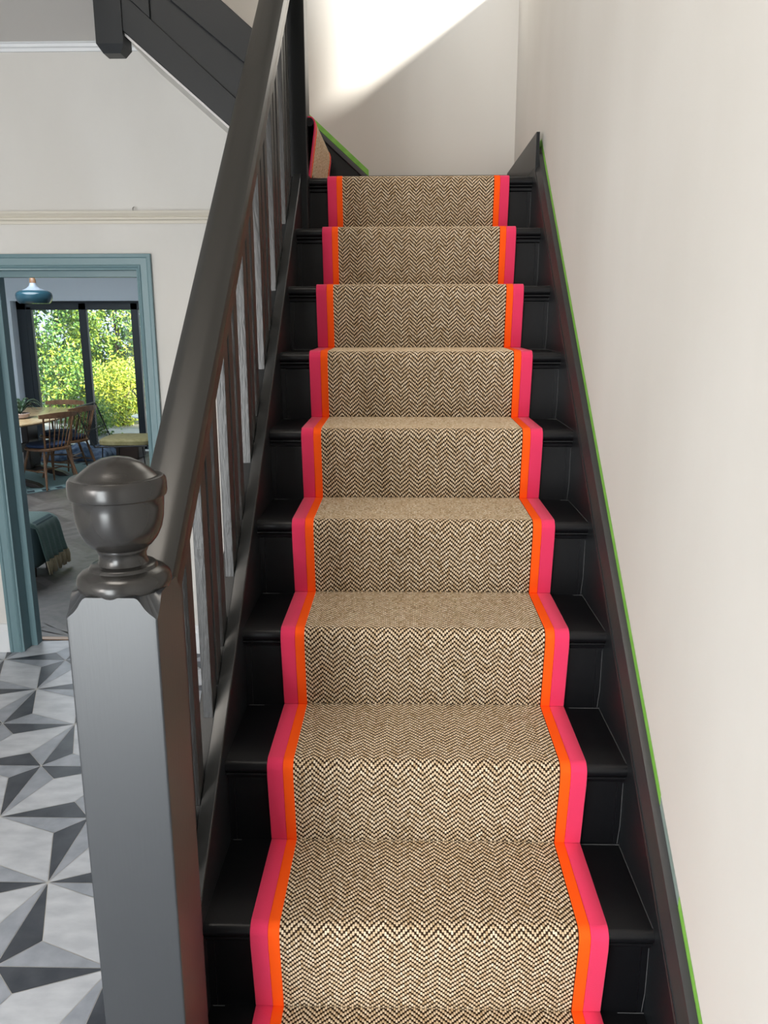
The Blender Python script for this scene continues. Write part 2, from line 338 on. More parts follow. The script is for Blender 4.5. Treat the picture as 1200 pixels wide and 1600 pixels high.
# ------------------------------------------------------------ runner
def path_pts(ks, riser_pos, zt_, goff, start, end_last):
    """returns polyline (p, z) going up the flight; p increases forwards"""
    P = []
    o = .0035; rr = .020
    for k in ks:
        z0, z1 = zt_(k-1), zt_(k); pr_ = riser_pos(k); pn = pr_-h_
        P += [(pr_-.004-.002, z0+o+.002), (pr_-.008, z0+.010)]
        P += [(pn-o+.0005, z1-.038)]
        c = (pn+rr-o+.0005, z1+o-rr)
        for a in range(0, 9):
            an = math.pi-math.pi/2*a/8
            P.append((c[0]+rr*math.cos(an), c[1]+rr*math.sin(an)))
    P.append((end_last, zt_(ks[-1])+o)); return P
def build_runner(P, mapf, w0, w1, root, col0=0.0):
    P = np.array(P); seg = np.diff(P, axis=0); L = np.hypot(seg[:, 0], seg[:, 1]); cum = np.concatenate([[0], np.cumsum(L)])
    tot = cum[-1]
    def at(s):
        s = np.clip(s, 0, tot-1e-6); i = np.clip(np.searchsorted(cum, s, side='right')-1, 0, len(L)-1)
        t = (s-cum[i])/L[i]; pos = P[i]+seg[i]*t[:, None]; tg = seg[i]/L[i][:, None]
        nrm = np.stack([-tg[:, 1], tg[:, 0]], 1); return pos, tg, nrm
    PW, OW = .035, .0225
    # flat strips
    def strip(name, a0, a1, th, m, step=.01, parent=root, lo=-.002):
        n = len(P); mb = MB(); N = []
        for i in range(n):
            a = seg[max(i-1, 0)]/L[max(i-1, 0)]; b2 = seg[min(i, n-2)]/L[min(i, n-2)]; t = a+b2; t = t/np.hypot(*t)
            N.append((-t[1], t[0]))
        v = []
        for (p, z), nn in zip(P, N):
            for a, q in ((a0, lo), (a0, th*.6), (a0+.0012, th), (a1-.0012, th), (a1, th*.6), (a1, lo)):
                v.append(mapf(a, p+nn[0]*q, z+nn[1]*q))
        fs = [(i*6+k, i*6+(k+1) % 6, (i+1)*6+(k+1) % 6, (i+1)*6+k) for i in range(n-1) for k in range(6)]
        mb.add(v, fs); return mb.obj(name, m, parent, smooth=True)
    for sgn in (0, 1):
        if sgn == 0: a, bq, c = w0, w0+PW, w0+PW+OW
        else: a, bq, c = w1-PW, w1-PW-OW, w1-PW
        if sgn == 0:
            strip('pink_border', a, bq, .0030, M_PINK); strip('orange_border', bq, c, .0036, M_ORANGE)
        else:
            strip('pink_border', a, w1, .0030, M_PINK); strip('orange_border', bq, c, .0036, M_ORANGE)
    s0, s1 = w0+PW+OW-.001, w1-PW-OW+.001
    base = strip('sisal_backing', s0, s1, .0010, M_SISD)
    # woven light yarn floats
    cw = .00446; per = .01245; ncol = int((s1-s0)/cw); nrow = int(tot/per)
    ci, ri = np.meshgrid(np.arange(ncol), np.arange(nrow)); ci = ci.ravel(); ri = ri.ravel()
    tri = np.abs(((ci+3) % 12)-6)
    sc = ri*per+tri*per/3+.004+rng.normal(0, .00025, ci.size); ac = s0+(ci+.5)*cw
    ok = (sc > .005) & (sc < tot-.006); sc, ac = sc[ok], ac[ok]; n = sc.size
    hl = .0036; hw = .00224; hh = .0014
    tmpl = [(-1, -.55, 0), (-1, .55, 0), (-.55, -1, .0), (-.55, 1, .0), (.55, -1, 0), (.55, 1, 0), (1, -.55, 0), (1, .55, 0),
            (-.55, -.45, 1), (-.55, .45, 1), (.55, -.45, 1), (.55, .45, 1)]
    faces = [(0, 2, 8), (0, 8, 9, 1), (1, 9, 3), (2, 4, 10, 8), (3, 9, 11, 5), (8, 10, 11, 9), (4, 6, 10), (6, 7, 11, 10), (7, 5, 11)]
    V = np.zeros((n, 12, 3)); tone = np.clip(rng.normal(.5, .22, n), 0, 1)
    lift = rng.uniform(.85, 1.15, n)
    for q, (ds, da, dn) in enumerate(tmpl):
        pos, tg, nr = at(sc+ds*hl)
        hgt = .0010+dn*hh*lift
        pp = pos+nr*hgt[:, None] if isinstance(hgt, np.ndarray) else pos+nr*hgt
        x = ac+da*hw
        V[:, q, :] = np.stack(mapf(x, pp[:, 0], pp[:, 1]), 1)
    V = V.reshape(-1, 3)
    loops = []; starts = []; c0 = 0
    fl = np.concatenate([np.array(f) for f in faces]); lens = np.array([len(f) for f in faces])
    LV = (fl[None, :]+12*np.arange(n)[:, None]).ravel()
    tot_l = np.tile(lens, n); st_ = np.concatenate([[0], np.cumsum(tot_l)[:-1]])
    me = bpy.data.meshes.new('sisal_yarn'); me.vertices.add(len(V)); me.vertices.foreach_set('co', V.ravel())
    me.loops.add(len(LV)); me.loops.foreach_set('vertex_index', LV.astype(np.int32))
    me.polygons.add(len(tot_l)); me.polygons.foreach_set('loop_start', st_.astype(np.int32))
    me.update(calc_edges=True); me.validate()
    me.polygons.foreach_set('use_smooth', np.ones(len(me.polygons), dtype=bool))
    at_ = me.attributes.new('tone', 'FLOAT', 'POINT'); at_.data.foreach_set('value', np.repeat(tone, 12).astype(np.float32))
    me.materials.append(M_SISL)
    o = bpy.data.objects.new('sisal_yarn', me); COL.objects.link(o); put(o, root); o['kind'] = 'stuff'
    return tot
CL, CR = -.2945, .4006
run = thing('stair_runner', 'brown herringbone sisal stair runner with orange and hot pink borders down the main flight', 'carpet', (.05, -.45, 0))
build_runner(path_pts(range(-1, 10), ry, tz, 0, 0, 2.70), lambda a, p, z: (a if not np.isscalar(a) else a, p, z), CL, CR, run)
# ------------------------------------------------------------ upper flight
uf = thing('upper_staircase', 'dark painted upper flight climbing left from the quarter landing, with panelled string', 'staircase', (-.36, 2.3, 2.31))
xr10 = -.372
for i in range(0, 3):
    k = 10+i; xr = xr10-i*g_
    b = MB(); b.prism([(p[0]*-1, 0, p[1]) for p in tread_profile(-xr-h_, -(xr-g_)+.012, tz(k))], (0, 1.93, 0), (0, YB, 0)); b.obj('tread', M_STEP, uf)
    b = MB(); b.box(xr-.018, xr, 1.93, YB, tz(k-1), tz(k)-.03); b.obj('riser', M_STEP, uf)
b = MB(); b.box(-1.17, xr10-3*g_, 1.93, YB, tz(13)-.04, tz(13)); b.box(xr10-3*g_-.018, xr10-3*g_, 1.93, YB, tz(12), tz(13)-.04); b.obj('landing_edge', M_STEP, uf)
lo = lambda x: 2.785-(x+1.004)*.86
hi = lambda x: 2.908-(x+.667)*.85
SX0, SX1 = -1.035, -.45
b = MB(); b.prism([(SX0, 0, lo(SX0)), (SX1, 0, lo(SX1)), (SX1, 0, hi(SX1)), (SX0, 0, hi(SX0))], (0, 1.905, 0), (0, 1.935, 0))
b.obj('outer_string', M_BLACK, uf, bevel=.002)
b = MB()
def fr_(x0, x1, f0, f1): b.prism([(x0, 0, f0(x0)), (x1, 0, f0(x1)), (x1, 0, f1(x1)), (x0, 0, f1(x0))], (0, 1.893, 0), (0, 1.907, 0))
li = lambda x: 2.848-(x+.928)*.885
hi2 = lambda x: 2.91-(x+.854)*.80
fr_(SX0, SX1, lo, li); fr_(SX0, SX1, hi2, hi); fr_(SX0, -.928, li, hi2)
b.obj('panel_frame', M_BLACK, uf, bevel=.003)
b = MB(); b.prism([(SX0, 0, lo(SX0)-.010), (SX1, 0, lo(SX1)-.010), (SX1, 0, lo(SX1)), (SX0, 0, lo(SX0))], (0, 1.91, 0), (0, 1.945, 0)); b.obj('soffit_bead', M_CEIL, uf)
b = MB(); b.prism([(SX0-.1, 0, lo(SX0-.1)-.004), (SX1+.03, 0, lo(SX1+.03)-.004), (SX1+.03, 0, lo(SX1+.03)+.02), (SX0-.1, 0, lo(SX0-.1)+.02)], (0, 1.94, 0), (0, YB, 0)); b.obj('soffit', M_WALL, uf)
# pendant newel
b = MB(); px0, px1, py0, py1 = -1.130, -1.030, 1.885, 1.985
b.box(px0, px1, py0, py1, 2.765, 4.15)
c_ = .018
b.add([(px0, py0, 2.765), (px1, py0, 2.765), (px1, py1, 2.765), (px0, py1, 2.765), (px0+c_, py0+c_, 2.737), (px1-c_, py0+c_, 2.737), (px1-c_, py1-c_, 2.737), (px0+c_, py1-c_, 2.737)],
      [(0, 1, 5, 4), (1, 2, 6, 5), (2, 3, 7, 6), (3, 0, 4, 7), (4, 5, 6, 7)])
b.obj('pendant_newel', M_BLACK, uf)
# back-wall string of the upper flight
b = MB(); bz = lambda x: 2.467-(x+.197)*.888
X0s = -.17
b.prism([(X0s, 0, 2.31), (X0s, 0, bz(X0s)), (-1.0, 0, bz(-1.0)), (-1.0, 0, bz(-1.0)-.25), (-.36, 0, 2.31)], (0, YB-.018, 0), (0, YB, 0)); b.obj('wall_string', M_BLACK, uf)
b = MB(); b.prism([(X0s, 0, bz(X0s)-.030), (-1.0, 0, bz(-1.0)-.030), (-1.0, 0, bz(-1.0)-.004), (X0s, 0, bz(X0s)-.004)], (0, YB-.030, 0), (0, YB, 0)); b.obj('string_moulding', mat('moulding_paint_b', (.05, .052, .058), .4), uf, bevel=.003)
b = MB(); b.box(X0s, XW, YB-.018, YB, 2.31, 2.445); b.obj('landing_skirting', M_BLACK, uf)
ur = thing('stair_runner', 'short length of sisal runner with pink edge turning up beside the upper newel post', 'carpet', (-.36, 2.36, 2.31))
build_runner(path_pts(range(10, 12), lambda k: .372+(k-10)*g_, tz, 0, 0, .372+2*g_-.01), lambda a, p, z: (-p, a, z), 1.935, 2.62, ur)
# ------------------------------------------------------------ balustrade
ba = thing('balustrade', 'black painted balustrade with slat balusters, broad handrail and urn-topped newel on the left', 'balustrade', (-.42, -.21, 0))
NX0, NX1, NY0, NY1 = -.4835, -.3510, -.287, -.152
zc, zs = 1.362, 1.386
cx, cy = (NX0+NX1)/2, (NY0+NY1)/2; hw = (NX1-NX0)/2; rc = .003
def arch_face(t):
    a = abs(t)
    if a < .52: return 1.396
    if a < .70: return 1.396-.013*((a-.52)/.18)**2
    if a < .76: return 1.383-.005*((a-.70)/.06)
    return 1.378-.014*((a-.76)/.24)**.8
ring = []
for side in range(4):
    loc = []
    for i in range(33):
        t = (-1+2*i/32)*(1-rc/hw); loc.append((t*hw, -hw, t))
    for i in range(1, 4):
        an = -math.pi/2+math.pi/2*i/4; loc.append((hw-rc+rc*math.cos(an), -hw+rc+rc*math.sin(an), 1))
    for x, y, t in loc:
        for _ in range(side): x, y = -y, x
        ring.append((cx+x, cy+y, arch_face(t)))
n = len(ring); inner = []
for p in ring:
    dx, dy = p[0]-cx, p[1]-cy; d = math.hypot(dx, dy); rr = min(d*.97, .0645)
    inner.append((cx+dx/d*rr, cy+dy/d*rr, 1.397))
b = MB()
b.add([(p[0], p[1], 0) for p in ring]+ring+inner, [(i, (i+1) % n, n+(i+1) % n, n+i) for i in range(n)]+[(n+i, n+(i+1) % n, 2*n+(i+1) % n, 2*n+i) for i in range(n)]+[tuple(range(2*n, 3*n)), tuple(range(n))[::-1]])
shaft = b.obj('newel_post', M_NEWEL, ba, smooth=True)
b = MB()
prof = [(.058, 1.380), (.066, 1.392), (.069, 1.402), (.067, 1.412), (.060, 1.419), (.050, 1.423), (.0485, 1.4265), (.046, 1.4285), (.037, 1.430), (.0345, 1.436), (.034, 1.444), (.0365, 1.449), (.0375, 1.4515), (.0375, 1.4535),
        (.044, 1.458), (.053, 1.469), (.0595, 1.483), (.063, 1.499), (.0645, 1.516), (.0650, 1.530), (.0658, 1.5312), (.0690, 1.5325), (.0702, 1.537), (.0702, 1.549), (.0692, 1.556), (.066, 1.560), (.0600, 1.5605), (.0570, 1.562), (.049, 1.569), (.036, 1.579), (.022, 1.586), (.008, 1.589), (.0005, 1.5895)]
b.lathe(prof, (cx, cy, 0), 72)
fo = b.obj('urn_cap', M_CAP, shaft, smooth=True)
fo['label'] = 'turned glossy urn-shaped cap'
# handrail
RT = lambda y: 1.478+.885*(y)
xc = -.4195
rp = [(-.0395, -.020), (-.0375, -.008), (-.030, -.001), (-.014, .0015), (.014, .0015), (.030, -.001), (.041, -.008), (.045, -.020), (.045, -.036), (.042, -.042), (.039, -.045), (.038, -.060), (.035, -.065), (.033, -.072), (.033, -.098), (.024, -.100),
      (-.018, -.100), (-.024, -.094), (-.024, -.062), (-.0265, -.056), (-.030, -.052), (-.031, -.043), (-.036, -.040), (-.0395, -.034)]
b = MB(); v = []
ys = [-.158, 1.885]
for y in ys: v += [(xc+a, y, RT(y)+d*1.25) for a, d in rp]
n = len(rp); b.add(v, [(k, (k+1) % n, n+(k+1) % n, n+k) for k in range(n)]+[tuple(range(n))[::-1], tuple(range(n, 2*n))])
b.obj('handrail', M_RAIL, ba, smooth=True)
# balusters
for kk in range(-1, 6):
    for off in (0, .060, .133):
        y0 = .262+.278*kk+off; y1 = y0+.042
        if y0 < -.12 or y1 > 1.87: continue
        b = MB(); x0, x1 = -.4405, -.4185
        zb0, zb1 = nz(y0)+LT, nz(y1)+LT; zt0, zt1 = RT(y0)-.118, RT(y1)-.118
        b.add([(x0, y0, zb0), (x1, y0, zb0), (x1, y1, zb1), (x0, y1, zb1), (x0, y0, zt0), (x1, y0, zt0), (x1, y1, zt1), (x0, y1, zt1)],
              [(0, 3, 2, 1), (4, 5, 6, 7), (0, 1, 5, 4), (1, 2, 6, 5), (2, 3, 7, 6), (3, 0, 4, 7)])
        b.obj('baluster', M_BAL, ba, bevel=.0012)
b = MB(); b.box(-.485, -.365, 1.88, 2.0, 1.95, 4.2); b.obj('upper_newel_post', M_BLACK, ba, bevel=.003)
# ------------------------------------------------------------ masking tape
def tape(pts, m, name, label):
    b = MB(); n = len(pts)//2
    b.add(pts, [(i, i+1, n*2-2-i, n*2-1-i) for i in range(n-1)])
    o = b.obj(name, m); sol = o.modifiers.new('s', 'SOLIDIFY'); sol.thickness = .0006; sol.offset = 0
    return tag(o, label, 'tape')
def tape_line(p0, p1, w0, w1, wob, plane, m, label, amp=.004):
    """lower edge hand-cut and wobbly, upper edge straight; heights w above the line"""
    n = 60; lo_, up_ = [], []
    for i in range(n+1):
        t = i/n; p = Vector(p0).lerp(Vector(p1), t)
        lo_.append(p+Vector((0, 0, w0+wob*(math.sin(i*.7)+math.sin(i*2.3+1)+random.uniform(-.8, .8))*amp)))
        up_.append(p+Vector((0, 0, w1)))
    return tape(lo_+up_[::-1], m, 'masking_tape', label)
xt = XW-.0012
tape_line((xt, .09, nz(.09)), (xt, 1.955, nz(1.955)), .093, .122, 1, 0, M_TAPE, 'long green masking tape along the right wall above the stair string', .0018)
tape_line((xt, -.05, nz(-.05)), (xt, .088, nz(.088)), .094, .119, 1, 0, M_TAPEG, 'grey-green faded length of masking tape low on the right wall', .002)
tape_line((xt, -.6, nz(-.6)), (xt, -.052, nz(-.052)), .094, .121, 1, 0, M_TAPE, 'bottom green length of masking tape on the right wall below the faded piece', .002)
tape_line((xt, 1.957, nz(1.957)), (xt, YB-.002, nz(1.957)-.01), .088, .116, 1, 0, M_TAPE, 'short green masking tape above the landing skirting on the right wall', .001)
tape_line((X0s, YB-.0012, bz(X0s)), (-1.0, YB-.0012, bz(-1.0)), .002, .030, 0, 0, M_TAPE, 'green masking tape sloping up the back wall above the upper string')
# ------------------------------------------------------------ dining room shell
WY = 9.7
DL, DR = -6.2, .6
b = MB(); b.box(DL, DR, 2.945, WY+.02, -.05, -.004, 0)
# herringbone boards
L_, w_ = .42, .07
def clipbox(p): return DL < p[0] < DR and 2.95 < p[1] < WY
cang = R(45)
for i in range(-70, 70):
    for j in range(-12, 12):
        for t in (0, 1):
            ux, uy = i*w_+j*L_, i*w_-j*L_ if True else 0
            x0, y0 = (ux, uy) if t == 0 else (ux+w_*0, uy+w_)
            q = [(x0, y0), (x0+L_, y0), (x0+L_, y0+w_), (x0, y0+w_)] if t == 0 else [(x0, y0), (x0+w_, y0), (x0+w_, y0+L_), (x0, y0+L_)]
            a = .0007; q = [(q[0][0]+a, q[0][1]+a), (q[1][0]-a, q[1][1]+a), (q[2][0]-a, q[2][1]-a), (q[3][0]+a, q[3][1]-a)]
            pts = [(-3.6+p[0]*math.cos(cang)-p[1]*math.sin(cang), 6.2+p[0]*math.sin(cang)+p[1]*math.cos(cang), 0) for p in q]
            if any(clipbox(p) for p in pts) and all(p[1] < WY for p in pts):
                pts = [(p[0], max(p[1], 2.95), 0) for p in pts]
                b.add(pts, [(0, 1, 2, 3)], 1+random.choice((0, 1, 2)))
struct(b.obj('floor_dining', [M_OAK[2]]+M_OAK))
wall_boxes('wall_dining_left', [(DL-.15, DL, 2.95, WY+.3, 0, 2.9)], M_DWALL)
wall_boxes('wall_dining_right', [(DR, DR+.2, 2.95, WY+.3, 0, 2.9)], M_DWALL)
wall_boxes('wall_dining_end', [(DL, -5.27, WY, WY+.3, 0, 2.9), (-2.9, DR, WY, WY+.3, 0, 2.9), (-5.27, -2.9, WY, WY+.3, 2.025, 2.9)], M_DWALL)
wall_boxes('ceiling_dining', [(DL-.15, DR+.2, 2.95, WY+.3, 2.9, 3.0)], M_CEIL)
b = MB()
FY = WY+.16
for x0, x1, z0, z1 in ((-5.27, -5.14, 0, 2.025), (-5.14, -5.07, .03, 1.95), (-4.42, -4.317, 0, 2.0), (-3.705, -3.61, 0, 2.0), (-2.98, -2.90, 0, 2.0)):
    b.box(x0, x1, FY, FY+.07, z0, z1)
b.box(-5.27, -2.9, FY, FY+.08, 1.91, 2.025); b.box(-5.27, -2.9, FY, FY+.07, 0, .06)
wf = struct(b.obj('window_1', M_ALU, bevel=.004)); wf['label'] = 'anthracite framed glass doors to the garden'
for x0, x1 in ((-5.07, -4.42), (-4.317, -3.705), (-3.61, -2.98)):
    b = MB(); b.box(x0, x1, FY+.03, FY+.038, .06, 1.91); b.obj('pane', M_GLASS, wf)
# ------------------------------------------------------------ dining furniture
def sup(t, a, b_, e): return (a*math.copysign(abs(math.cos(t))**(2/e), math.cos(t)), b_*math.copysign(abs(math.sin(t))**(2/e), math.sin(t)))
tb = thing('dining_table', 'oval elm dining table with dark pedestal on the teal rug', 'table', (-4.32, 7.48, 0.012))
b = MB(); rings = []
for z, s_ in ((.712, .93), (.722, .98), (.732, 1), (.742, .995), (.745, .985)):
    rings.append([(-4.32+sup(2*math.pi*i/64, .58*s_, .95*s_, 2.7)[0], 7.48+sup(2*math.pi*i/64, .58*s_, .95*s_, 2.7)[1], z) for i in range(64)])
v = [p for r in rings for p in r]
b.add(v, [(i*64+k, i*64+(k+1) % 64, (i+1)*64+(k+1) % 64, (i+1)*64+k) for i in range(4) for k in range(64)]+[tuple(range(64))[::-1], tuple(range(256, 320))])
b.obj('tabletop', M_WOODT, tb, smooth=True)
b = MB()
for yy in (7.15, 7.85): b.box(-4.36, -4.28, yy-.13, yy+.13, .10, .712)
b.box(-4.345, -4.295, 7.2, 7.8, .32, .42); b.obj('pedestal', M_WOODD, tb, bevel=.01)
for yy in (7.15, 7.85):
    b = MB()
    b.prism([(-4.75, 0, .012), (-4.70, 0, .05), (-4.42, 0, .13), (-4.22, 0, .13), (-3.96, 0, .055), (-3.90, 0, .012), (-4.0, 0, .012), (-4.22, 0, .07), (-4.42, 0, .07), (-4.66, 0, .012)], (0, yy-.045, 0), (0, yy+.045, 0))
    b.obj('foot', M_WOODD, tb, bevel=.006)
def make_chair():
    c = thing('spindle_chair', 'elm spindle-back chair with navy seat pad nearest the doorway, back to the camera', 'chair', (0, 0, 0), 'spindle chairs round the dining table')
    # faces +y, back at -y
    b = MB(); n = 28; rings = []
    for z, s_ in ((.405, .94), (.412, 1), (.428, 1), (.434, .97)):
        rings.append([(sup(2*math.pi*i/n, .215*s_, .205*s_, 2.8)[0], sup(2*math.pi*i/n, .215*s_, .205*s_, 2.8)[1], z) for i in range(n)])
    b.add([p for r in rings for p in r], [(i*n+k, i*n+(k+1) % n, (i+1)*n+(k+1) % n, (i+1)*n+k) for i in range(3) for k in range(n)]+[tuple(range(n))[::-1], tuple(range(3*n, 4*n))])
    b.obj('seat', M_WOOD, c, smooth=True)
    b = MB(); rings = []
    for z, s_ in ((.435, .84), (.445, .90), (.466, .90), (.478, .80), (.481, .5)):
        rings.append([(sup(2*math.pi*i/n, .215*s_, .205*s_, 2.6)[0], sup(2*math.pi*i/n, .215*s_, .205*s_, 2.6)[1]+.01, z) for i in range(n)])
    b.add([p for r in rings for p in r], [(i*n+k, i*n+(k+1) % n, (i+1)*n+(k+1) % n, (i+1)*n+k) for i in range(4) for k in range(n)]+[tuple(range(n))[::-1], tuple(range(4*n, 5*n))])
    b.obj('seat_pad', M_NAVY, c, smooth=True)
    ft = {}
    for sx in (-1, 1):
        for sy in (-1, 1):
            top = Vector((sx*.14, sy*.13, .41)); bot = Vector((sx*.215, sy*.225, 0)); ft[(sx, sy)] = (top, bot)
            b = MB(); b.tube([top, top.lerp(bot, .45), bot], [.0125, .0165, .009], 10); b.obj('leg', M_WOOD, c, smooth=True)
        m0 = ft[(sx, -1)][0].lerp(ft[(sx, -1)][1], .55); m1 = ft[(sx, 1)][0].lerp(ft[(sx, 1)][1], .55)
        b = MB(); b.tube([m0, m0.lerp(m1, .5), m1], [.006, .010, .006], 8); b.obj('stretcher', M_WOOD, c, smooth=True)
    m0 = ft[(-1, -1)][0].lerp(ft[(-1, -1)][1], .55); m1 = ft[(-1, 1)][0].lerp(ft[(-1, 1)][1], .55); ma = (m0+m1)/2; mb_ = Vector((-ma.x, ma.y, ma.z))
    b = MB(); b.tube([ma, (ma+mb_)/2, mb_], [.006, .010, .006], 8); b.obj('stretcher', M_WOOD, c, smooth=True)
    for i in range(7):
        t = (i-3)/3
        p0 = (t*.14, -.175+.02*t*t, .43); p1 = (t*.19, -.275+.035*t*t, .775)
        b = MB(); r0 = .011 if abs(t) == 1 else .0055
        b.tube([p0, ((p0[0]+p1[0])/2, (p0[1]+p1[1])/2, .6), p1], [r0, r0*1.1, r0*.9], 8); b.obj('spindle', M_WOOD, c, smooth=True)
    b = MB(); pts = []
    n = 14; v = []
    for i in range(n+1):
        t = -1+2*i/n; x = t*.235; y = -.275+.045*t*t; hh_ = .030*(1-.35*t*t); zc_ = .785+.004*(1-t*t)
        v += [(x, y-.010, zc_-hh_), (x, y+.008, zc_-hh_), (x, y+.006, zc_+hh_), (x, y-.010, zc_+hh_)]
    b.add(v, [(i*4+k, i*4+(k+1) % 4, (i+1)*4+(k+1) % 4, (i+1)*4+k) for i in range(n) for k in range(4)]+[(0, 1, 2, 3), (n*4+3, n*4+2, n*4+1, n*4)])
    b.obj('crest_rail', M_WOOD, c, smooth=True)
    return c
ch = make_chair()
ch1 = (-3.86, 7.25, .012)
copy_thing(ch, (-3.86, 7.82, .012), R(72), 'elm spindle-back chair on the right side of the table, beside the wire lounge chair', 'spindle chairs round the dining table')
copy_thing(ch, (-4.12, 8.2, .012), R(180), 'elm spindle-back chair on the garden side, its curved crest showing above the tabletop', 'spindle chairs round the dining table')
ch.location = ch1; ch.rotation_euler = (0, 0, R(60))
# rug
b = MB(); n = 72; cxr, cyr = -4.38, 7.75
for i in range(11):
    r0, r1 = i/11, (i+1)/11
    for k in range(n):
        a0, a1 = 2*math.pi*k/n, 2*math.pi*(k+1)/n
        dark = (i == 10 and k % 2 == 0)
        b.add([(cxr+.86*r*math.cos(a), cyr+1.02*r*math.sin(a), .011) for r, a in ((r0, a0), (r1, a0), (r1, a1), (r0, a1))], [(0, 1, 2, 3)], 1 if dark else 0)
b.lathe([(1, .001), (1, .0105)], (0, 0, 0), n); 
b.v[-2*n:] = [(cxr+.86*x, cyr+1.02*y, z) for x, y, z in b.v[-2*n:]]
tag(b.obj('rug', [M_RUG, M_RUGD]), 'oval teal rug with dark stitched rings under the dining table', 'rug')
# plant on table
pl = thing('potted_plant', 'dark leafy plant in a pale bowl on the dining table', 'plant', (-4.12, 7.25, .746))
b = MB(); b.lathe([(.05, .746), (.085, .760), (.10, .80), (.095, .805), (.07, .79)], (-4.12, 7.25, 0), 28); b.obj('bowl', M_POT, pl, smooth=True)
b = MB()
for i in range(26):
    a = random.uniform(0, 2*math.pi); L = random.uniform(.12, .24); hgt = random.uniform(.05, .13); w = random.uniform(.014, .026)
    d = Vector((math.cos(a), math.sin(a), 0)); s_ = Vector((-d.y, d.x, 0)); base = Vector((-4.12, 7.25, .79)); pr0 = None
    for j in range(7):
        t = j/6; p = base+d*L*t+Vector((0, 0, hgt*math.sin(t*2.4)*1.5-.03*t)); ww = w*math.sin(math.pi*min(1, t*.92+.08))
        q = [p-s_*ww, p+s_*ww]
        if pr0: b.add([pr0[0], pr0[1], q[1], q[0]], [(0, 1, 2, 3)])
        pr0 = q
lf = b.obj('leaves', M_LEAF2, pl, smooth='full'); lf.modifiers.new('s', 'SOLIDIFY').thickness = .0015
# pendant lamp
lp = thing('pendant_lamp', 'teal enamel pendant lamp with pale neck hanging above the dining table', 'lamp', (-3.91, 7.4, 2.9))
b = MB(); b.lathe([(.150, 1.948), (.168, 1.965), (.181, 2.00), (.184, 2.03), (.178, 2.052), (.160, 2.070), (.135, 2.080)][::-1]+[(.146, 1.948), (.13, 1.95)], (-3.91, 7.4, 0), 40)
b.obj('lamp_shade', M_LAMP, lp, smooth=True)
b = MB(); b.lathe([(.135, 2.080), (.10, 2.088), (.062, 2.106), (.040, 2.13), (.032, 2.16)], (-3.91, 7.4, 0), 32); b.obj('shade_neck', M_LAMPT, lp, smooth=True)
b = MB(); b.lathe([(.034, 2.158), (.032, 2.19), (.022, 2.215), (.008, 2.225)], (-3.91, 7.4, 0), 24); b.obj('wood_top', M_WOOD, lp, smooth=True)
b = MB(); b.tube([(-3.91, 7.4, 2.22), (-3.91, 7.4, 2.9)], .004, 8); b.obj('flex', M_WIRE, lp)
# wire lounge chair
lc = thing('lounge_chair', 'black wire-frame lounge chair with olive cushion and corded back by the glass doors', 'chair', (-3.22, 8.05, 0))
def P3(x, y, z): return (x, y, z)
b = MB()
sy0, sy1 = 7.72, 8.32
b.tube([(-3.52, sy0, .36), (-3.58, sy0, .46), (-3.70, sy0, .80), (-3.71, sy0+.04, .815), (-3.71, sy1-.04, .815), (-3.70, sy1, .80), (-3.58, sy1, .46), (-3.52, sy1, .36)], .008, 8)
b.tube([(-3.52, sy0, .36), (-2.92, sy0, .38), (-2.90, sy0+.03, .38), (-2.90, sy1-.03, .38), (-2.92, sy1, .38), (-3.52, sy1, .36), (-3.52, sy0, .36)], .008, 8)
b.tube([(-3.61, sy0, .54), (-3.61, sy1, .54)], .006, 6)
b.obj('frame', M_WIRE, lc, smooth=True)
b = MB()
for i in range(1, 17):
    y = sy0+(sy1-sy0)*i/17; b.tube([(-3.705, y, .812), (-3.53, y, .365)], .0028, 5)
b.obj('back_cords', M_WIRE, lc)
for x, y in ((-3.44, sy0+.02), (-3.44, sy1-.02), (-2.98, sy0+.02), (-2.98, sy1-.02)):
    b = MB(); b.tube([(x, y, .365), (x-.03 if x < -3.2 else x+.03, y, .0)], .0075, 8); b.obj('leg', M_WIRE, lc)
b = MB(); n = 26; rings = []
for z, s_ in ((.37, .93), (.385, 1), (.425, 1.0), (.445, .92), (.450, .6)):
    rings.append([(-3.21+sup(2*math.pi*i/n, .31*s_, .29*s_, 4.5)[0], 8.02+sup(2*math.pi*i/n, .31*s_, .29*s_, 4.5)[1], z) for i in range(n)])
b.add([p for r in rings for p in r], [(i*n+k, i*n+(k+1) % n, (i+1)*n+(k+1) % n, (i+1)*n+k) for i in range(4) for k in range(n)]+[tuple(range(n))[::-1], tuple(range(4*n, 5*n))])
b.obj('cushion', M_OLIVE, lc, smooth=True)
# dark box behind chair
b = MB(); b.box(-3.75, -3.45, 9.0, 9.3, 0, .26); tag(b.obj('storage_box', M_WOODD, bevel=.02), 'low black box on the floor behind the wire lounge chair', 'box')
# folded blanket / dog bed
b = MB(); nx, ny = 40, 24; x0, x1, y0, y1 = -4.75, -3.85, 8.85, 9.5; v = []
for j in range(ny+1):
    for i in range(nx+1):
        u, w = i/nx, j/ny; e = min(1, 9*min(u, 1-u))*min(1, 7*min(w, 1-w))
        v.append((x0+(x1-x0)*u, y0+(y1-y0)*w, .006+e**.5*(.13+.028*math.sin(u*19+w*7)+.022*math.sin(w*23-u*11))))
b.add(v, [(j*(nx+1)+i, j*(nx+1)+i+1, (j+1)*(nx+1)+i+1, (j+1)*(nx+1)+i) for j in range(ny) for i in range(nx)])
bl = b.obj('blanket', M_BLUE, smooth='full'); bl.modifiers.new('s', 'SOLIDIFY').thickness = .005
tag(bl, 'crumpled blue patterned blanket on the floor by the glass doors', 'blanket')
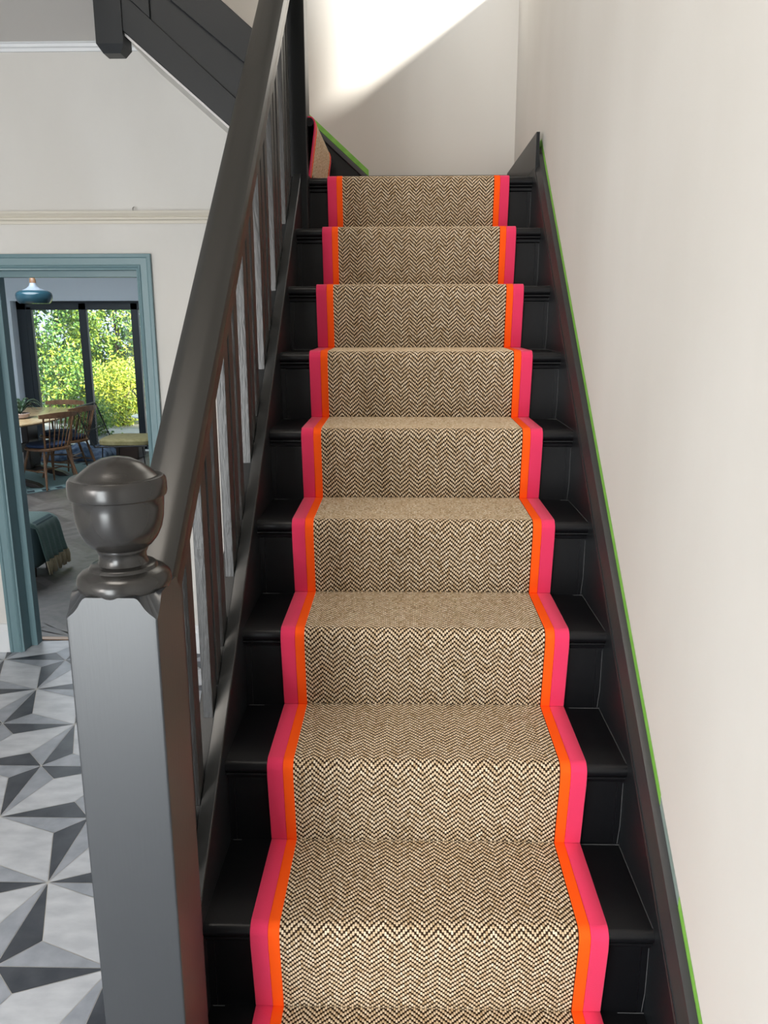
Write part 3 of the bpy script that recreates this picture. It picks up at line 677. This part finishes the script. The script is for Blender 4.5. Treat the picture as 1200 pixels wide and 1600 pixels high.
# sofa end + throw
sf = thing('footstool', 'dark teal-grey upholstered footstool just inside the dining room doorway', 'footstool', (-3.0, 4.3, 0))
b = MB(); b.box(-3.5, -2.545, 4.00, 4.37, .075, .405); b.obj('upholstered_seat', M_SOFA, sf, bevel=.05, seg=5)
for x, y in ((-2.62, 4.07), (-2.62, 4.30), (-3.42, 4.07), (-3.42, 4.30)):
    b = MB(); b.tube([(x, y, .1), (x, y, 0)], [.022, .016], 10); b.obj('leg', M_WOODD, sf)
th = thing('throw', 'teal wool throw with cream tassels draped over the end of the footstool', 'throw', (-2.6, 4.3, .41))
b = MB(); v = []; ny = 22
prof2 = [(-3.3, .412), (-2.80, .414), (-2.66, .413), (-2.60, .409), (-2.565, .395), (-2.542, .37), (-2.530, .33), (-2.520, .26), (-2.510, .19), (-2.500, .13)]
for j in range(ny+1):
    y = 4.005+.36*j/ny
    for i, (x, z) in enumerate(prof2):
        f = max(0, (i-5)/4); e = 0 if i > 3 else 0; v.append((x+f*.012*math.sin(j*1.3)+f*.01, y, z-(.02 if j in (0, ny) and i < 5 else 0)))
n = len(prof2); b.add(v, [(j*n+i, j*n+i+1, (j+1)*n+i+1, (j+1)*n+i) for j in range(ny) for i in range(n-1)])
o = b.obj('cloth', M_THROW, th, smooth='full'); o.modifiers.new('s', 'SOLIDIFY').thickness = .006
b = MB()
for j in range(44):
    y = 4.005+.36*j/43; x = -2.488+.012*math.sin(j*.67); b.tube([(x, y, .135), (x+.006, y+random.uniform(-.004, .004), .09), (x+.008, y+random.uniform(-.01, .01), .035)], [.006, .0068, .003], 5)
t_ = b.obj('tassel_fringe', M_TASSEL, th, smooth='full'); t_['kind'] = 'stuff'
# ------------------------------------------------------------ garden
b = MB(); b.box(-16, 4, WY+.3, 20, -.12, -.02); struct(b.obj('ground_patio', M_PAVE))
gt = thing('garden_table', 'small white garden table outside the glass doors', 'table', (-3.86, 11.0, -.02))
b = MB(); b.lathe([(.30, .33), (.31, .335), (.31, .35), (.30, .355)], (-3.86, 11.0, 0), 32); b.obj('tabletop', M_WHITE, gt, smooth=True)
b = MB(); b.tube([(-3.86, 11.0, .33), (-3.86, 11.0, 0)], .02, 10); b.lathe([(.16, -.02), (.16, -.005), (.03, .01)], (-3.86, 11, 0), 24); b.obj('pedestal', M_WHITE, gt, smooth=True)
gc = thing('garden_chair', 'thin wire garden chair behind the white garden table', 'chair', (-3.95, 11.5, -.02))
b = MB(); b.tube([(-4.24, 11.3, .70), (-4.22, 11.32, .73), (-4.0, 11.55, .72), (-3.97, 11.57, .70), (-3.72, 11.6, .33), (-3.98, 11.32, .33), (-4.24, 11.3, .70)], .010, 8); b.obj('back_frame', M_WIRE, gc, smooth=True)
b = MB(); b.box(-4.0, -3.55, 11.3, 11.72, .31, .33); b.obj('seat', M_WIRE, gc)
for x, y in ((-3.98, 11.32), (-3.98, 11.7), (-3.57, 11.32), (-3.57, 11.7)):
    b = MB(); b.tube([(x, y, .31), (x, y, -.02)], .010, 6); b.obj('leg', M_WIRE, gc)
def bush(c, rx, ryy, H, n, tone, label, name='garden_shrub', leaf=.05):
    root = thing(name, label, 'shrub' if name == 'garden_shrub' else 'tree', (c[0], c[1], -.02))
    me = bpy.data.meshes.new('foliage')
    # clustered leaves
    nc = max(8, n//45)
    th_ = rng.uniform(0, 2*np.pi, nc); u = rng.uniform(-.95, 1, nc); rad = rng.uniform(.55, 1, nc)**.5
    s = np.sqrt(1-u*u)
    cc = np.stack([c[0]+rx*rad*s*np.cos(th_), c[1]+ryy*rad*s*np.sin(th_), H*.52+H*.5*rad*u], 1)
    ct = np.clip(rng.normal(tone, .17, nc), 0, 1)
    idx = rng.integers(0, nc, n); p = cc[idx]+rng.normal(0, .10, (n, 3)); p[:, 2] = np.maximum(p[:, 2], 0)
    tn = np.clip(ct[idx]+rng.normal(0, .13, n), 0, 1)
    a = rng.normal(0, 1, (n, 3)); a /= np.linalg.norm(a, axis=1)[:, None]; bb = rng.normal(0, 1, (n, 3)); bb -= a*(a*bb).sum(1)[:, None]; bb /= np.linalg.norm(bb, axis=1)[:, None]
    L = rng.uniform(.6, 1.3, n)[:, None]*leaf; nn = np.cross(a, bb)
    V = np.stack([p-a*L, p+bb*L*.5+nn*L*.12, p+a*L, p-bb*L*.5+nn*L*.12], 1).reshape(-1, 3)
    me.from_pydata(V.tolist(), [], np.arange(4*n).reshape(-1, 4).tolist())
    at_ = me.attributes.new('tone', 'FLOAT', 'POINT'); at_.data.foreach_set('value', np.repeat(tn, 4).astype(np.float32))
    me.materials.append(M_LEAF)
    o = bpy.data.objects.new('foliage', me); COL.objects.link(o); put(o, root)
    b = MB()
    for i in range(5):
        q = cc[rng.integers(0, nc)]; b.tube([(c[0]+random.uniform(-.06, .06), c[1], -.02), (c[0]*.5+q[0]*.5, c[1]*.5+q[1]*.5, q[2]*.5), tuple(q)], [.03, .02, .008], 6)
    b.obj('stem', M_BARK, root)
    return root
bush((-7.5, 15.2), 1.2, .8, 3.3, 15000, .42, 'dense mid-green tree filling the left glass door', 'garden_tree', .042)
bush((-5.7, 15.3), 1.1, .8, 3.4, 16000, .62, 'yellow-green tree behind the middle glass door', 'garden_tree', .040)
bush((-4.2, 15.0), .9, .8, 3.3, 12000, .68, 'bright lime-green tree behind the right glass door', 'garden_tree', .040)
bush((-7.4, 17.4), 2.3, .8, 4.4, 11000, .25, 'tall dark-green tree at the back left of the garden', 'garden_tree', .07)
bush((-3.8, 17.4), 2.0, .8, 4.4, 9000, .3, 'tall dark tree at the back right of the garden', 'garden_tree', .07)
bush((-4.95, 12.7), .45, .40, 1.0, 7000, .90, 'low bright yellow-green shrub close outside the middle glass door', 'garden_shrub', .030)
bush((-6.0, 13.2), .5, .45, 1.2, 5000, .45, 'low green shrub outside the left glass door', 'garden_shrub', .034)
bush((-4.05, 13.0), .40, .40, .8, 4000, .38, 'low blue-green shrub behind the white garden table', 'garden_shrub', .034)
bush((-5.0, 11.4), .30, .25, .45, 2500, .5, 'tiny green shrub on the patio beside the white garden table', 'garden_shrub', .028)
